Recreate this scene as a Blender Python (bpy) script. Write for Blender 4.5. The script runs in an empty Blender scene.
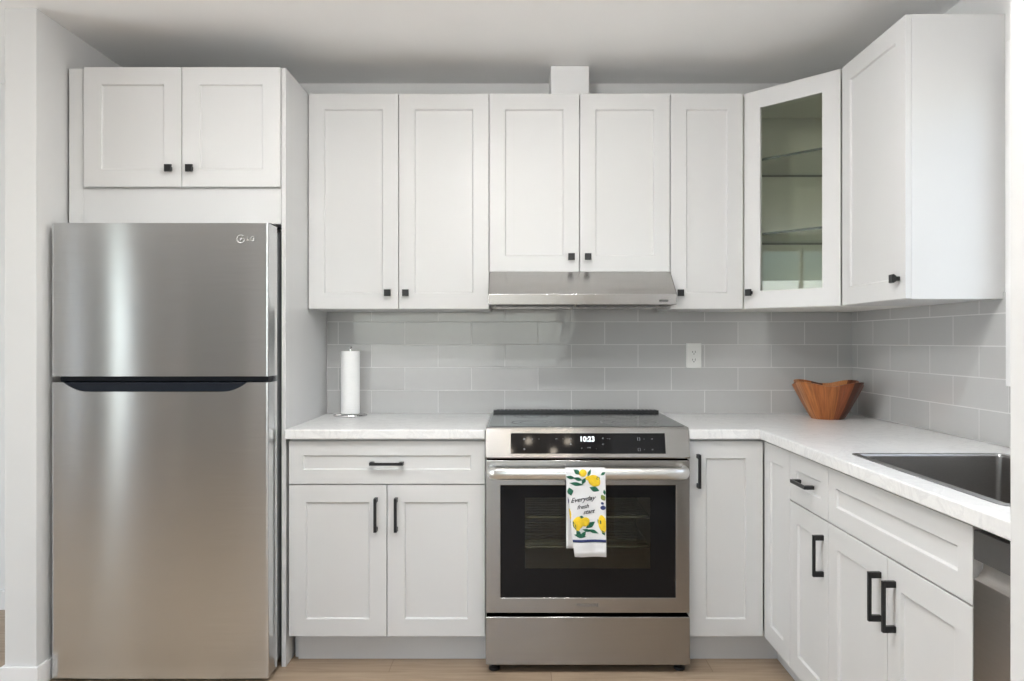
import bpy, bmesh, math, random
from mathutils import Vector, Matrix
random.seed(7)
sc = bpy.context.scene
PI = math.pi

# ---------------------------------------------------------------- camera, sky, lights, exposure
cd = bpy.data.cameras.new('camera')
cam = bpy.data.objects.new('camera', cd)
sc.collection.objects.link(cam)
EYE = 1.245
cam.location = (0, 0, EYE)
cam.rotation_euler = (PI / 2, 0, 0)
cd.sensor_width = 36
cd.lens = 767 / 1024 * 36
cd.shift_x = -(519 - 512) / 1024
cd.shift_y = 0.5 / 1024
cd.clip_start = 0.05
sc.camera = cam

sc.view_settings.view_transform = 'Standard'
sc.view_settings.look = 'None'
sc.view_settings.exposure = 0.30
sc.view_settings.gamma = 1
sc.view_settings.use_curve_mapping = False

w = bpy.data.worlds.new('sky')
sc.world = w
w.use_nodes = True
wn = w.node_tree
sky = wn.nodes.new('ShaderNodeTexSky')
sky.sky_type = 'NISHITA'
sky.sun_disc = False
sky.sun_elevation = math.radians(40)
sky.air_density = 1.0
bg = wn.nodes['Background']
wn.links.new(sky.outputs[0], bg.inputs[0])
bg.inputs[1].default_value = 0.35


def area(name, loc, rot, sx, sy, energy, col=(1, 1, 1)):
    l = bpy.data.lights.new(name, 'AREA')
    l.shape = 'RECTANGLE'
    l.size, l.size_y = sx, sy
    l.energy = energy
    l.color = col
    o = bpy.data.objects.new(name, l)
    sc.collection.objects.link(o)
    o.location = loc
    o.rotation_euler = rot
    return o


# daylight at the sink window; fill lamps outside the other, added windows
UP = math.radians(22)      # lamps tilted up to put more light on the ceiling
area('fill_rear', (-0.9, -4.5, 1.45), (PI / 2 + UP, 0, 0), 3.2, 1.9, 33, (.97, .985, 1))
area('fill_left', (-4.76, -3.1, 1.15), (PI / 2, 0, -PI / 2), .5, 2.1, 7.5, (.96, .98, 1))
area('fill_door', (-4.76, -2.01, 1.15), (PI / 2, 0, -PI / 2), .22, 2.1, 2.6, (.96, .98, 1))
area('fill_hall', (-4.9, 1.4, 1.05), (PI / 2 + UP, 0, -PI / 2), 1.6, 2.0, 60, (.96, .98, 1))
area('daylight_sink', (1.76, 1.86, 1.60), (PI / 2 + UP, 0, PI / 2), 0.95, 1.0, 4.5, (1, .99, .97))


# ---------------------------------------------------------------- materials
def new_mat(name):
    m = bpy.data.materials.new(name)
    m.use_nodes = True
    return m, m.node_tree, m.node_tree.nodes['Principled BSDF']


def node(nt, kind, **kw):
    n = nt.nodes.new(kind)
    for k, v in kw.items():
        setattr(n, k, v)
    return n


def ramp(nt, stops):
    r = nt.nodes.new('ShaderNodeValToRGB')
    els = r.color_ramp.elements
    while len(els) < len(stops):
        els.new(0.5)
    for e, (p, c) in zip(els, stops):
        e.position = p
        e.color = (*c, 1)
    return r


def mapped(nt, scale=(1, 1, 1), swiz=None):
    g = nt.nodes.new('ShaderNodeNewGeometry')
    out = g.outputs['Position']
    if swiz:
        s = nt.nodes.new('ShaderNodeSeparateXYZ')
        nt.links.new(out, s.inputs[0])
        c = nt.nodes.new('ShaderNodeCombineXYZ')
        for i, ax in enumerate(swiz):
            nt.links.new(s.outputs[ax], c.inputs[i])
        out = c.outputs[0]
    mp = nt.nodes.new('ShaderNodeMapping')
    mp.inputs['Scale'].default_value = scale
    nt.links.new(out, mp.inputs[0])
    return mp


def plain(name, col, rough=.5, metal=0, spec=.5, noise=0.0, nscale=30):
    m, nt, b = new_mat(name)
    b.inputs['Roughness'].default_value = rough
    b.inputs['Metallic'].default_value = metal
    b.inputs['Specular IOR Level'].default_value = spec
    if noise:
        mp = mapped(nt)
        n = nt.nodes.new('ShaderNodeTexNoise')
        n.inputs['Scale'].default_value = nscale
        n.inputs['Detail'].default_value = 3
        nt.links.new(mp.outputs[0], n.inputs['Vector'])
        r = ramp(nt, [(.3, tuple(c * (1 - noise) for c in col)), (.7, tuple(min(1, c * (1 + noise)) for c in col))])
        nt.links.new(n.outputs['Fac'], r.inputs[0])
        nt.links.new(r.outputs[0], b.inputs['Base Color'])
    else:
        b.inputs['Base Color'].default_value = (*col, 1)
    return m


def stainless(name, col, rough, brush_axis, aniso=.75):
    """brushed metal: the grain runs along brush_axis, reflections smear across it"""
    m, nt, b = new_mat(name)
    b.inputs['Metallic'].default_value = 1
    b.inputs['Roughness'].default_value = rough
    b.inputs['Anisotropic'].default_value = aniso
    t = nt.nodes.new('ShaderNodeCombineXYZ')
    tv = {'x': (0, 0, 1), 'z': (1, 0, 0), 'y': (0, 0, 1)}[brush_axis]
    for i in range(3):
        t.inputs[i].default_value = tv[i]
    nt.links.new(t.outputs[0], b.inputs['Tangent'])
    s = {'x': (6, 200, 900), 'z': (900, 200, 6), 'y': (200, 6, 900)}[brush_axis]
    mp = mapped(nt, s)
    n = nt.nodes.new('ShaderNodeTexNoise')
    n.inputs['Scale'].default_value = 1
    n.inputs['Detail'].default_value = 2
    nt.links.new(mp.outputs[0], n.inputs['Vector'])
    r = ramp(nt, [(.3, tuple(c * .95 for c in col)), (.7, tuple(min(1, c * 1.04) for c in col))])
    nt.links.new(n.outputs['Fac'], r.inputs[0])
    nt.links.new(r.outputs[0], b.inputs['Base Color'])
    return m


def glass_mat(name, tint, gloss=.9):
    m, nt, b = new_mat(name)
    nt.nodes.remove(b)
    out = nt.nodes['Material Output']
    tr = nt.nodes.new('ShaderNodeBsdfTransparent')
    tr.inputs[0].default_value = (*tint, 1)
    gl = nt.nodes.new('ShaderNodeBsdfGlossy')
    gl.inputs['Roughness'].default_value = .02
    lw = nt.nodes.new('ShaderNodeLayerWeight')
    pw = node(nt, 'ShaderNodeMath', operation='POWER')
    pw.inputs[1].default_value = 5
    nt.links.new(lw.outputs['Facing'], pw.inputs[0])
    fr = node(nt, 'ShaderNodeMath', operation='MULTIPLY_ADD')
    fr.inputs[1].default_value = .95
    fr.inputs[2].default_value = .045
    nt.links.new(pw.outputs[0], fr.inputs[0])
    mu = node(nt, 'ShaderNodeMath', operation='MULTIPLY')
    mu.inputs[1].default_value = gloss
    mx = nt.nodes.new('ShaderNodeMixShader')
    nt.links.new(fr.outputs[0], mu.inputs[0])
    nt.links.new(mu.outputs[0], mx.inputs[0])
    nt.links.new(tr.outputs[0], mx.inputs[1])
    nt.links.new(gl.outputs[0], mx.inputs[2])
    nt.links.new(mx.outputs[0], out.inputs[0])
    return m


def emit(name, col, strength):
    m, nt, b = new_mat(name)
    b.inputs['Base Color'].default_value = (*col, 1)
    b.inputs['Emission Color'].default_value = (*col, 1)
    b.inputs['Emission Strength'].default_value = strength
    return m


def tile_mat(name, swiz, shift):
    m, nt, b = new_mat(name)
    mp = mapped(nt, (1, 1, 1), swiz)
    mp.inputs['Location'].default_value = (shift, -.9115, 0)
    br = nt.nodes.new('ShaderNodeTexBrick')
    br.inputs['Scale'].default_value = 1
    br.inputs['Brick Width'].default_value = .3085
    br.inputs['Row Height'].default_value = .1056
    br.inputs['Mortar Size'].default_value = .0021
    br.inputs['Mortar Smooth'].default_value = .1
    br.inputs['Color1'].default_value = (.485, .485, .48, 1)
    br.inputs['Color2'].default_value = (.52, .52, .515, 1)
    br.inputs['Mortar'].default_value = (.64, .64, .63, 1)
    br.offset = .5
    nt.links.new(mp.outputs[0], br.inputs['Vector'])
    nt.links.new(br.outputs['Color'], b.inputs['Base Color'])
    r = nt.nodes.new('ShaderNodeMapRange')
    r.inputs['To Min'].default_value = .09
    r.inputs['To Max'].default_value = .6
    nt.links.new(br.outputs['Fac'], r.inputs[0])
    nt.links.new(r.outputs[0], b.inputs['Roughness'])
    no = nt.nodes.new('ShaderNodeTexNoise')
    no.inputs['Scale'].default_value = 9
    nt.links.new(mp.outputs[0], no.inputs['Vector'])
    mx = node(nt, 'ShaderNodeMath', operation='MULTIPLY_ADD')
    mx.inputs[1].default_value = -.5
    nt.links.new(br.outputs['Fac'], mx.inputs[0])
    nt.links.new(no.outputs['Fac'], mx.inputs[2])
    bu = nt.nodes.new('ShaderNodeBump')
    bu.inputs['Strength'].default_value = .35
    bu.inputs['Distance'].default_value = .004
    nt.links.new(mx.outputs[0], bu.inputs['Height'])
    nt.links.new(bu.outputs[0], b.inputs['Normal'])
    return m


def floor_mat():
    m, nt, b = new_mat('oak planks')
    mp = mapped(nt)
    mp.inputs['Location'].default_value = (.49, -.035, 0)
    br = nt.nodes.new('ShaderNodeTexBrick')
    br.inputs['Scale'].default_value = 1
    br.inputs['Brick Width'].default_value = 1.22
    br.inputs['Row Height'].default_value = .19
    br.inputs['Mortar Size'].default_value = .0012
    br.inputs['Mortar Smooth'].default_value = .1
    br.inputs['Color1'].default_value = (.365, .275, .195, 1)
    br.inputs['Color2'].default_value = (.445, .345, .25, 1)
    br.inputs['Mortar'].default_value = (.22, .15, .1, 1)
    nt.links.new(mp.outputs[0], br.inputs['Vector'])
    mp2 = mapped(nt, (2.2, 26, 1))
    no = nt.nodes.new('ShaderNodeTexNoise')
    no.inputs['Scale'].default_value = 1.6
    no.inputs['Detail'].default_value = 6
    no.inputs['Distortion'].default_value = .8
    nt.links.new(mp2.outputs[0], no.inputs['Vector'])
    r = ramp(nt, [(.3, (.8, .78, .75)), (.7, (1.1, 1.1, 1.1))])
    nt.links.new(no.outputs['Fac'], r.inputs[0])
    mx = node(nt, 'ShaderNodeMix', data_type='RGBA', blend_type='MULTIPLY')
    mx.inputs[0].default_value = 1
    nt.links.new(br.outputs['Color'], mx.inputs[6])
    nt.links.new(r.outputs[0], mx.inputs[7])
    nt.links.new(mx.outputs[2], b.inputs['Base Color'])
    b.inputs['Roughness'].default_value = .42
    return m


def stone_mat():
    m, nt, b = new_mat('white veined stone')
    mp = mapped(nt)
    n1 = nt.nodes.new('ShaderNodeTexNoise')
    n1.inputs['Scale'].default_value = 6
    n1.inputs['Detail'].default_value = 8
    n1.inputs['Roughness'].default_value = .65
    n1.inputs['Distortion'].default_value = 1.4
    nt.links.new(mp.outputs[0], n1.inputs['Vector'])
    r1 = ramp(nt, [(.36, (.80, .80, .80)), (.45, (.845, .845, .84)), (.5, (.76, .76, .76)), (.55, (.84, .84, .835)), (.7, (.82, .82, .82))])
    nt.links.new(n1.outputs['Fac'], r1.inputs[0])
    n2 = nt.nodes.new('ShaderNodeTexNoise')
    n2.inputs['Scale'].default_value = 140
    n2.inputs['Detail'].default_value = 3
    nt.links.new(mp.outputs[0], n2.inputs['Vector'])
    r2 = ramp(nt, [(.35, (.975, .975, .975)), (.6, (1, 1, 1))])
    nt.links.new(n2.outputs['Fac'], r2.inputs[0])
    mx = node(nt, 'ShaderNodeMix', data_type='RGBA', blend_type='MULTIPLY')
    mx.inputs[0].default_value = 1
    nt.links.new(r1.outputs[0], mx.inputs[6])
    nt.links.new(r2.outputs[0], mx.inputs[7])
    nt.links.new(mx.outputs[2], b.inputs['Base Color'])
    b.inputs['Roughness'].default_value = .3
    return m


def bowl_mat(cx, cy, z0):
    """staves of acacia glued edge to edge round the bowl"""
    m, nt, b = new_mat('acacia staves')
    g = nt.nodes.new('ShaderNodeNewGeometry')
    sub = node(nt, 'ShaderNodeVectorMath', operation='SUBTRACT')
    sub.inputs[1].default_value = (cx, cy, z0)
    nt.links.new(g.outputs['Position'], sub.inputs[0])
    s = nt.nodes.new('ShaderNodeSeparateXYZ')
    nt.links.new(sub.outputs[0], s.inputs[0])
    at = node(nt, 'ShaderNodeMath', operation='ARCTAN2')
    nt.links.new(s.outputs[1], at.inputs[0])
    nt.links.new(s.outputs[0], at.inputs[1])
    mu = node(nt, 'ShaderNodeMath', operation='MULTIPLY_ADD')
    mu.inputs[1].default_value = 17 / (2 * PI)
    mu.inputs[2].default_value = .35
    nt.links.new(at.outputs[0], mu.inputs[0])
    fl = node(nt, 'ShaderNodeMath', operation='FLOOR')
    nt.links.new(mu.outputs[0], fl.inputs[0])
    wn_ = nt.nodes.new('ShaderNodeTexWhiteNoise')
    wn_.noise_dimensions = '1D'
    nt.links.new(fl.outputs[0], wn_.inputs['W'])
    r = ramp(nt, [(0, (.07, .02, .009)), (.3, (.26, .075, .025)), (.6, (.42, .15, .042)), (1, (.60, .27, .09))])
    nt.links.new(wn_.outputs[0], r.inputs[0])
    c = nt.nodes.new('ShaderNodeCombineXYZ')
    nt.links.new(at.outputs[0], c.inputs[0])
    nt.links.new(s.outputs[2], c.inputs[1])
    nt.links.new(fl.outputs[0], c.inputs[2])
    mp = nt.nodes.new('ShaderNodeMapping')
    mp.inputs['Scale'].default_value = (14, 9, 3)
    nt.links.new(c.outputs[0], mp.inputs[0])
    no = nt.nodes.new('ShaderNodeTexNoise')
    no.inputs['Scale'].default_value = 1.5
    no.inputs['Detail'].default_value = 5
    nt.links.new(mp.outputs[0], no.inputs['Vector'])
    r2 = ramp(nt, [(.3, (.6, .55, .5)), (.65, (1.15, 1.1, 1.1))])
    nt.links.new(no.outputs['Fac'], r2.inputs[0])
    mx = node(nt, 'ShaderNodeMix', data_type='RGBA', blend_type='MULTIPLY')
    mx.inputs[0].default_value = 1
    nt.links.new(r.outputs[0], mx.inputs[6])
    nt.links.new(r2.outputs[0], mx.inputs[7])
    nt.links.new(mx.outputs[2], b.inputs['Base Color'])
    b.inputs['Roughness'].default_value = .38
    return m


M = {}
M['cab'] = plain('white lacquer', (.675, .675, .672), .38, noise=.008, nscale=4)
M['cab_in'] = plain('cabinet interior', (.84, .835, .79), .5)
M['wall_dimmed'] = plain('wall paint dimmed', (.70, .70, .695), .7, noise=.012, nscale=3)  # same wall paint, darkened where the lamps light it too strongly
M['wall'] = plain('wall paint', (.80, .80, .795), .7, noise=.012, nscale=3)
M['ceil'] = plain('ceiling paint', (.93, .93, .925), .8, noise=.012, nscale=3)
M['door_grey'] = plain('added door grey', (.42, .42, .41), .5, noise=.02)
M['trim'] = plain('white trim', (.86, .86, .86), .35, noise=.006, nscale=5)
M['floor'] = floor_mat()
M['stone'] = stone_mat()
M['tile_b'] = tile_mat('grey tile back', ('X', 'Z', 'Y'), -.397)
M['tile_r'] = tile_mat('grey tile right', ('Y', 'Z', 'X'), .05)
M['steel'] = stainless('brushed steel', (.56, .55, .535), .25, 'x', .85)
M['steel_range'] = stainless('brushed steel range', (.40, .39, .378), .20, 'x', .85)
M['steel_fridge'] = stainless('brushed steel door', (.71, .72, .725), .18, 'x', .97)
M['steel_dw'] = stainless('brushed steel dishwasher', (.46, .44, .42), .28, 'y')
M['steel_lite'] = plain('satin handle metal', (.78, .77, .75), .3, 1, noise=.01)
M['steel_sink'] = stainless('sink steel', (.33, .32, .31), .36, 'y', .4)
M['steel_rim'] = plain('sink rim steel', (.42, .42, .42), .32, 1, noise=.01)
M['chrome'] = plain('chrome', (.75, .75, .76), .15, 1)
M['fr_side'] = plain('grey enamel side', (.20, .21, .22), .4, .5, noise=.03, nscale=300)
M['black'] = plain('matt black metal', (.012, .012, .013), .38, .2)
M['blackp'] = plain('black plastic', (.01, .01, .011), .3)
M['recess'] = plain('dark gloss recess', (.010, .013, .020), .3, spec=.25)
M['dark'] = plain('dark grey panel', (.13, .128, .125), .35, .6, noise=.03)
M['bglass'] = plain('black glass', (.008, .008, .009), .05, spec=.2)
M['ctop'] = plain('ceramic cooktop', (.012, .012, .013), .13)
M['ring'] = plain('burner ring print', (.30, .30, .30), .2)
M['cav'] = plain('oven enamel', (.16, .155, .13), .35, noise=.1, nscale=40)
M['glass'] = glass_mat('cabinet glass', (.90, .92, .86))
M['shelf_g'] = glass_mat('shelf glass', (.93, .96, .94), .5)
M['shelf_e'] = plain('glass edge', (.05, .07, .068), .1)
M['oglass'] = glass_mat('oven window glass', (.55, .56, .50), 1.1)
M['wglass'] = glass_mat('window glass', (.97, .98, .98), .6)
M['white'] = plain('white plastic', (.84, .84, .82), .3)
M['slot'] = plain('dark slot', (.03, .03, .03), .5)
M['paper'] = plain('paper towel', (.90, .90, .895), .9, noise=.02, nscale=180)
M['digit'] = emit('lit digits', (.9, .95, 1), .9)
M['icon'] = plain('panel print', (.35, .37, .40), .4)
M['mark'] = plain('grey print', (.16, .15, .14), .4)
M['logo'] = plain('silver badge', (.60, .60, .59), .4, .3)
M['lamp'] = emit('hood lamp', (1, .95, .86), 2.2)
M['bulb'] = emit('warm bulb', (1, .88, .72), 24)
M['lens'] = emit('added downlight lens', (.99, .99, .98), 125)
M['globe'] = emit('added opal globe', (1, .985, .965), 70)
M['brass'] = plain('aged brass', (.55, .40, .2), .3, 1)
M['filter'] = plain('hood filter mesh', (.25, .25, .25), .45, .8, noise=.2, nscale=200)
M['cloth'] = plain('towel cotton', (.80, .80, .81), .95, noise=.02, nscale=400)
M['lemon'] = plain('lemon print', (.87, .60, .03), .9, noise=.12, nscale=60)
M['leaf'] = plain('leaf print', (.02, .13, .075), .9, noise=.35, nscale=150)
M['olive'] = plain('olive leaf print', (.20, .24, .05), .9)
M['navy'] = plain('navy print', (.03, .045, .15), .9)
M['ink'] = plain('ink print', (.02, .02, .03), .9)

# ---------------------------------------------------------------- mesh helpers
ORG = {}


class Frame:
    """a face of a cabinet: u runs to the viewer's right along the face, v up, w into the cabinet"""
    def __init__(s, o, u=(1, 0, 0)):
        s.o = Vector(o)
        s.u = Vector(u).normalized()
        s.n = Vector((0, 0, 1)).cross(s.u)

    def p(s, u, v, w=0.0):
        return s.o + s.u * u + Vector((0, 0, v)) + s.n * w

    def at(s, u, v, w=0.0):
        f = Frame(s.p(u, v, w))
        f.u, f.n = s.u.copy(), s.n.copy()
        return f


WORLD = Frame((0, 0, 0))


def box(bm, x0, x1, y0, y1, z0, z1, F=WORLD, mi=0):
    """box given as x, y (depth), z ranges, in a frame: u, w, v"""
    vs = [bm.verts.new(F.p(x, z, y)) for x in (x0, x1) for y in (y0, y1) for z in (z0, z1)]
    fs = []
    for q in ((0, 1, 3, 2), (4, 6, 7, 5), (0, 4, 5, 1), (2, 3, 7, 6), (0, 2, 6, 4), (1, 5, 7, 3)):
        f = bm.faces.new([vs[i] for i in q])
        f.material_index = mi
        fs.append(f)
    return fs


def prism(bm, pts, axis_pt, mi=0):
    """extrude polygon: pts is a list of (a,b); axis_pt(a,b,t) gives a point for t=0,1"""
    A = [bm.verts.new(axis_pt(a, b, 0)) for a, b in pts]
    B = [bm.verts.new(axis_pt(a, b, 1)) for a, b in pts]
    n = len(pts)
    fs = [bm.faces.new(A[::-1]), bm.faces.new(B)]
    for i in range(n):
        fs.append(bm.faces.new((A[i], A[(i + 1) % n], B[(i + 1) % n], B[i])))
    for f in fs:
        f.material_index = mi


def tube(bm, path, r, seg=12, closed=False, mi=0, ry=None):
    """round (or elliptic) tube along a list of points"""
    P = [Vector(p) for p in path]
    n = len(P)
    rings = []
    up = None
    for i in range(n):
        a = P[i - 1] if (i or closed) else P[i]
        b = P[(i + 1) % n] if (i < n - 1 or closed) else P[i]
        t = (b - a).normalized()
        if up is None:
            up = Vector((0, 0, 1)) if abs(t.z) < .9 else Vector((0, 1, 0))
        s = t.cross(up).normalized()
        up = s.cross(t).normalized()
        rings.append([bm.verts.new(P[i] + s * math.cos(2 * PI * k / seg) * r + up * math.sin(2 * PI * k / seg) * (ry or r)) for k in range(seg)])
    for i in range(n if closed else n - 1):
        A, B = rings[i], rings[(i + 1) % n]
        for k in range(seg):
            f = bm.faces.new((A[k], A[(k + 1) % seg], B[(k + 1) % seg], B[k]))
            f.material_index = mi
    if not closed:
        bm.faces.new(rings[0][::-1]).material_index = mi
        bm.faces.new(rings[-1]).material_index = mi


def lathe(bm, prof, c, seg=32, mi=0, axis='z'):
    """closed-end profile [(r,h)] turned about an axis through c"""
    rings = []
    for r, h in prof:
        ring = []
        for k in range(seg):
            a = 2 * PI * k / seg
            d = Vector((r * math.cos(a), r * math.sin(a), h))
            if axis == 'y':
                d = Vector((d.x, -h, d.y))
            ring.append(bm.verts.new(Vector(c) + d))
        rings.append(ring)
    for A, B in zip(rings, rings[1:]):
        for k in range(seg):
            bm.faces.new((A[k], A[(k + 1) % seg], B[(k + 1) % seg], B[k])).material_index = mi
    bm.faces.new(rings[0][::-1]).material_index = mi
    bm.faces.new(rings[-1]).material_index = mi


def cells(bm, xs, ys, z0, z1, keep, pt):
    """a slab with holes: grid cells (i,j) kept by keep(i,j); pt(a,b,c) places a corner"""
    V = {}

    def v(i, j, k):
        if (i, j, k) not in V:
            V[i, j, k] = bm.verts.new(pt(xs[i], ys[j], (z0, z1)[k]))
        return V[i, j, k]
    nx, ny = len(xs) - 1, len(ys) - 1
    K = lambda i, j: 0 <= i < nx and 0 <= j < ny and keep(i, j)
    for i in range(nx):
        for j in range(ny):
            if not K(i, j):
                continue
            bm.faces.new((v(i, j, 1), v(i + 1, j, 1), v(i + 1, j + 1, 1), v(i, j + 1, 1)))
            bm.faces.new((v(i, j, 0), v(i, j + 1, 0), v(i + 1, j + 1, 0), v(i + 1, j, 0)))
            for (di, dj, a, b) in ((-1, 0, (i, j + 1), (i, j)), (1, 0, (i + 1, j), (i + 1, j + 1)), (0, -1, (i, j), (i + 1, j)), (0, 1, (i + 1, j + 1), (i, j + 1))):
                if not K(i + di, j + dj):
                    bm.faces.new((v(*a, 0), v(*b, 0), v(*b, 1), v(*a, 1)))


def text_bm(bm, s, size, F, u, v, w=-.0006, shear=0, align='CENTER', mi=0, pmap=None, bold=0):
    c = bpy.data.curves.new('t', 'FONT')
    c.body = s
    c.size = size
    c.shear = shear
    c.align_x = align
    c.align_y = 'CENTER'
    c.offset = bold
    o = bpy.data.objects.new('t', c)
    sc.collection.objects.link(o)
    dg = bpy.context.evaluated_depsgraph_get()
    me = bpy.data.meshes.new_from_object(o.evaluated_get(dg))
    vs = [bm.verts.new(pmap(u + p.co.x, v + p.co.y) if pmap else F.p(u + p.co.x, v + p.co.y, w)) for p in me.vertices]
    for p in me.polygons:
        try:
            bm.faces.new([vs[i] for i in p.vertices]).material_index = mi
        except ValueError:
            pass
    bpy.data.objects.remove(o)
    bpy.data.curves.remove(c)
    bpy.data.meshes.remove(me)


def tag(o, label=None, cat=None, group=None, kind=None):
    if label: o['label'] = label
    if cat: o['category'] = cat
    if group: o['group'] = group
    if kind: o['kind'] = kind
    return o


def thing(name, loc, label, cat, group=None):
    o = bpy.data.objects.new(name, None)
    o.empty_display_size = .1
    sc.collection.objects.link(o)
    o.location = loc
    ORG[o.name] = Vector(loc)
    return tag(o, label, cat, group)


def obj(name, bm, mats, parent=None, bevel=0.0, org=None, smooth=True, fix=True, ang=35):
    """link a bmesh built in world space as ONE mesh object"""
    if org is None:
        if parent is not None:
            org = ORG[parent.name]
        else:
            lo = [min(v.co[i] for v in bm.verts) for i in range(3)]
            hi = [max(v.co[i] for v in bm.verts) for i in range(3)]
            org = Vector(((lo[0] + hi[0]) / 2, (lo[1] + hi[1]) / 2, lo[2]))
    org = Vector(org)
    if fix:
        bmesh.ops.recalc_face_normals(bm, faces=bm.faces[:])
    bmesh.ops.translate(bm, verts=bm.verts[:], vec=-org)
    if smooth:
        for f in bm.faces:
            f.smooth = True
        for e in bm.edges:
            e.smooth = not (len(e.link_faces) == 2 and e.calc_face_angle(0) > math.radians(ang))
    me = bpy.data.meshes.new(name)
    bm.to_mesh(me)
    bm.free()
    for m in (mats if isinstance(mats, (list, tuple)) else [mats]):
        me.materials.append(M[m] if isinstance(m, str) else m)
    o = bpy.data.objects.new(name, me)
    sc.collection.objects.link(o)
    if parent is not None:
        o.parent = parent
        o.location = org - ORG[parent.name]
    else:
        o.location = org
    ORG[o.name] = org
    if bevel:
        b = o.modifiers.new('bevel', 'BEVEL')
        b.width = bevel
        b.segments = 2
        b.limit_method = 'ANGLE'
        b.angle_limit = math.radians(40)
        b.harden_normals = True
    return o


def struct(name, bm, m, parent=None, bevel=0.0):
    o = obj(name, bm, m, parent, bevel)
    if parent is None:
        o['kind'] = 'structure'
    return o


def BM():
    return bmesh.new()


# ---------------------------------------------------------------- room shell
H = 2.44
YB = 3.56            # back wall
XR = 1.551           # right wall
XL, YR = -4.6, -4.2  # far left wall, rear wall
Y1 = 3.56

bm = BM(); box(bm, XL - .15, XR + .15, YR - .15, YB + .15, -.1, 0); struct('floor', bm, 'floor')
bm = BM(); box(bm, XL - .15, XR + .15, YR - .15, YB + .15, H, H + .1); struct('ceiling', bm, 'ceil')
bm = BM(); box(bm, XL - .15, XR + .15, YB, YB + .12, 0, H); struct('wall_back', bm, 'wall')
bm = BM(); box(bm, -1.845, -1.732, 2.753, YB, 0, H); struct('wall_left', bm, 'wall_dimmed')
# right wall with the window over the sink
wy0, wy1, wz0, wz1 = 1.42, 2.355, 1.165, 2.125
bm = BM(); cells(bm, [YR, wy0, wy1, YB], [0, wz0, wz1, H], XR, XR + .12, lambda i, j: not (i == 1 and j == 1), lambda a, b, c: Vector((c, a, b)))
struct('wall_right', bm, 'wall')
# rear and far left walls, with window openings added for the fill lamps
bm = BM(); cells(bm, [XL - .15, -2.5, .7, XR + .12], [0, .75, 2.3, H], YR - .12, YR, lambda i, j: not (i == 1 and j == 1), lambda a, b, c: Vector((a, c, b)))
struct('wall_rear', bm, 'wall')
bm = BM(); cells(bm, [YR, -3.35, -2.85, -2.12, -1.9, .6, 2.2, YB], [0, .08, 2.3, H], XL - .12, XL, lambda i, j: not (i in (1, 3, 5) and j == 1), lambda a, b, c: Vector((c, a, b)))
struct('wall_far', bm, 'wall')
# short return wall that ends the right-hand run, nearest the camera
bm = BM(); box(bm, .612, XR, .80, .955, 0, H); struct('wall_near', bm, 'wall_dimmed')


def window(name, pt, a0, a1, b0, b1, na, depth, casing):
    """frame, mullions and panes in an opening; pt(a,b,c) with c from the room side outwards"""
    bm = BM()
    t = .04
    def bx(p, q, r, s, c0=.02, c1=.075):
        vs = [bm.verts.new(pt(x, z, c)) for x in (p, q) for c in (c0, c1) for z in (r, s)]
        for k in ((0, 1, 3, 2), (4, 6, 7, 5), (0, 4, 5, 1), (2, 3, 7, 6), (0, 2, 6, 4), (1, 5, 7, 3)):
            bm.faces.new([vs[i] for i in k])
    bx(a0, a0 + t, b0, b1); bx(a1 - t, a1, b0, b1); bx(a0 + t, a1 - t, b0, b0 + t); bx(a0 + t, a1 - t, b1 - t, b1)
    for k in range(1, na):
        c = a0 + (a1 - a0) * k / na
        bx(c - t / 2, c + t / 2, b0 + t, b1 - t)
    o = struct(name, bm, 'trim')
    bm = BM()
    bx(a0 + t, a1 - t, b0 + t, b1 - t, .045, .05)
    obj('window_pane', bm, 'wglass', o)
    if casing:
        bm = BM()
        cs = .062
        bx(a0 - cs, a0, b0 - cs, b1 + cs, -.018, 0); bx(a1, a1 + cs, b0 - cs, b1 + cs, -.018, 0)
        bx(a0, a1, b0 - cs, b0, -.018, 0); bx(a0, a1, b1, b1 + cs, -.018, 0)
        obj('window_casing', bm, 'trim', o, .002)
    return o


window('window_1', lambda a, b, c: Vector((XR + c, a, b)), wy0, wy1, wz0, wz1, 2, .12, True)
window('added_window_2', lambda a, b, c: Vector((a, YR - c, b)), -2.5, .7, .75, 2.3, 3, .12, True)  # unseen window added behind the camera for the rear fill lamp
window('added_window_3', lambda a, b, c: Vector((XL - c, a, b)), -3.35, -2.85, .08, 2.3, 1, .12, True)  # narrow window added to throw a bright streak on the refrigerator
window('added_window_4', lambda a, b, c: Vector((XL - c, a, b)), .6, 2.2, .08, 2.3, 2, .12, True)  # unseen window added so fill light reaches the hall and right cabinets

window('added_window_5', lambda a, b, c: Vector((XL - c, a, b)), -2.12, -1.9, .08, 2.3, 1, .12, True)  # slit window added for a second bright band on the refrigerator
# unseen grey doors added to darken bands in the refrigerator's reflection
F = Frame((XL + .001, -2.78, 0), (0, 1, 0))
F.n = Vector((-1, 0, 0))
def leaf(name, F, w_, h_, m):
    bm = BM()
    box(bm, 0, w_, -.02, 0, .005, h_, F)
    for a, b, c, d_ in ((.09, w_ / 2 - .03, .2, .95), (w_ / 2 + .03, w_ - .09, .2, .95), (.09, w_ / 2 - .03, 1.1, h_ - .12), (w_ / 2 + .03, w_ - .09, 1.1, h_ - .12)):
        box(bm, a, b, -.028, -.02, c, d_, F)
    o = struct(name, bm, m, bevel=.003)
    bm = BM(); tube(bm, [F.p(w_ - .05, 1.0, -.0205), F.p(w_ - .05, 1.0, -.06)], .012, 10); obj('door_knob', bm, 'chrome', o)
leaf('added_door_1', F, .51, 2.05, 'door_grey')
F = Frame((-4.17, YR + .001, 0)); F.n = Vector((0, -1, 0))
leaf('added_door_2', F, .98, 2.05, 'door_grey')

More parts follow.
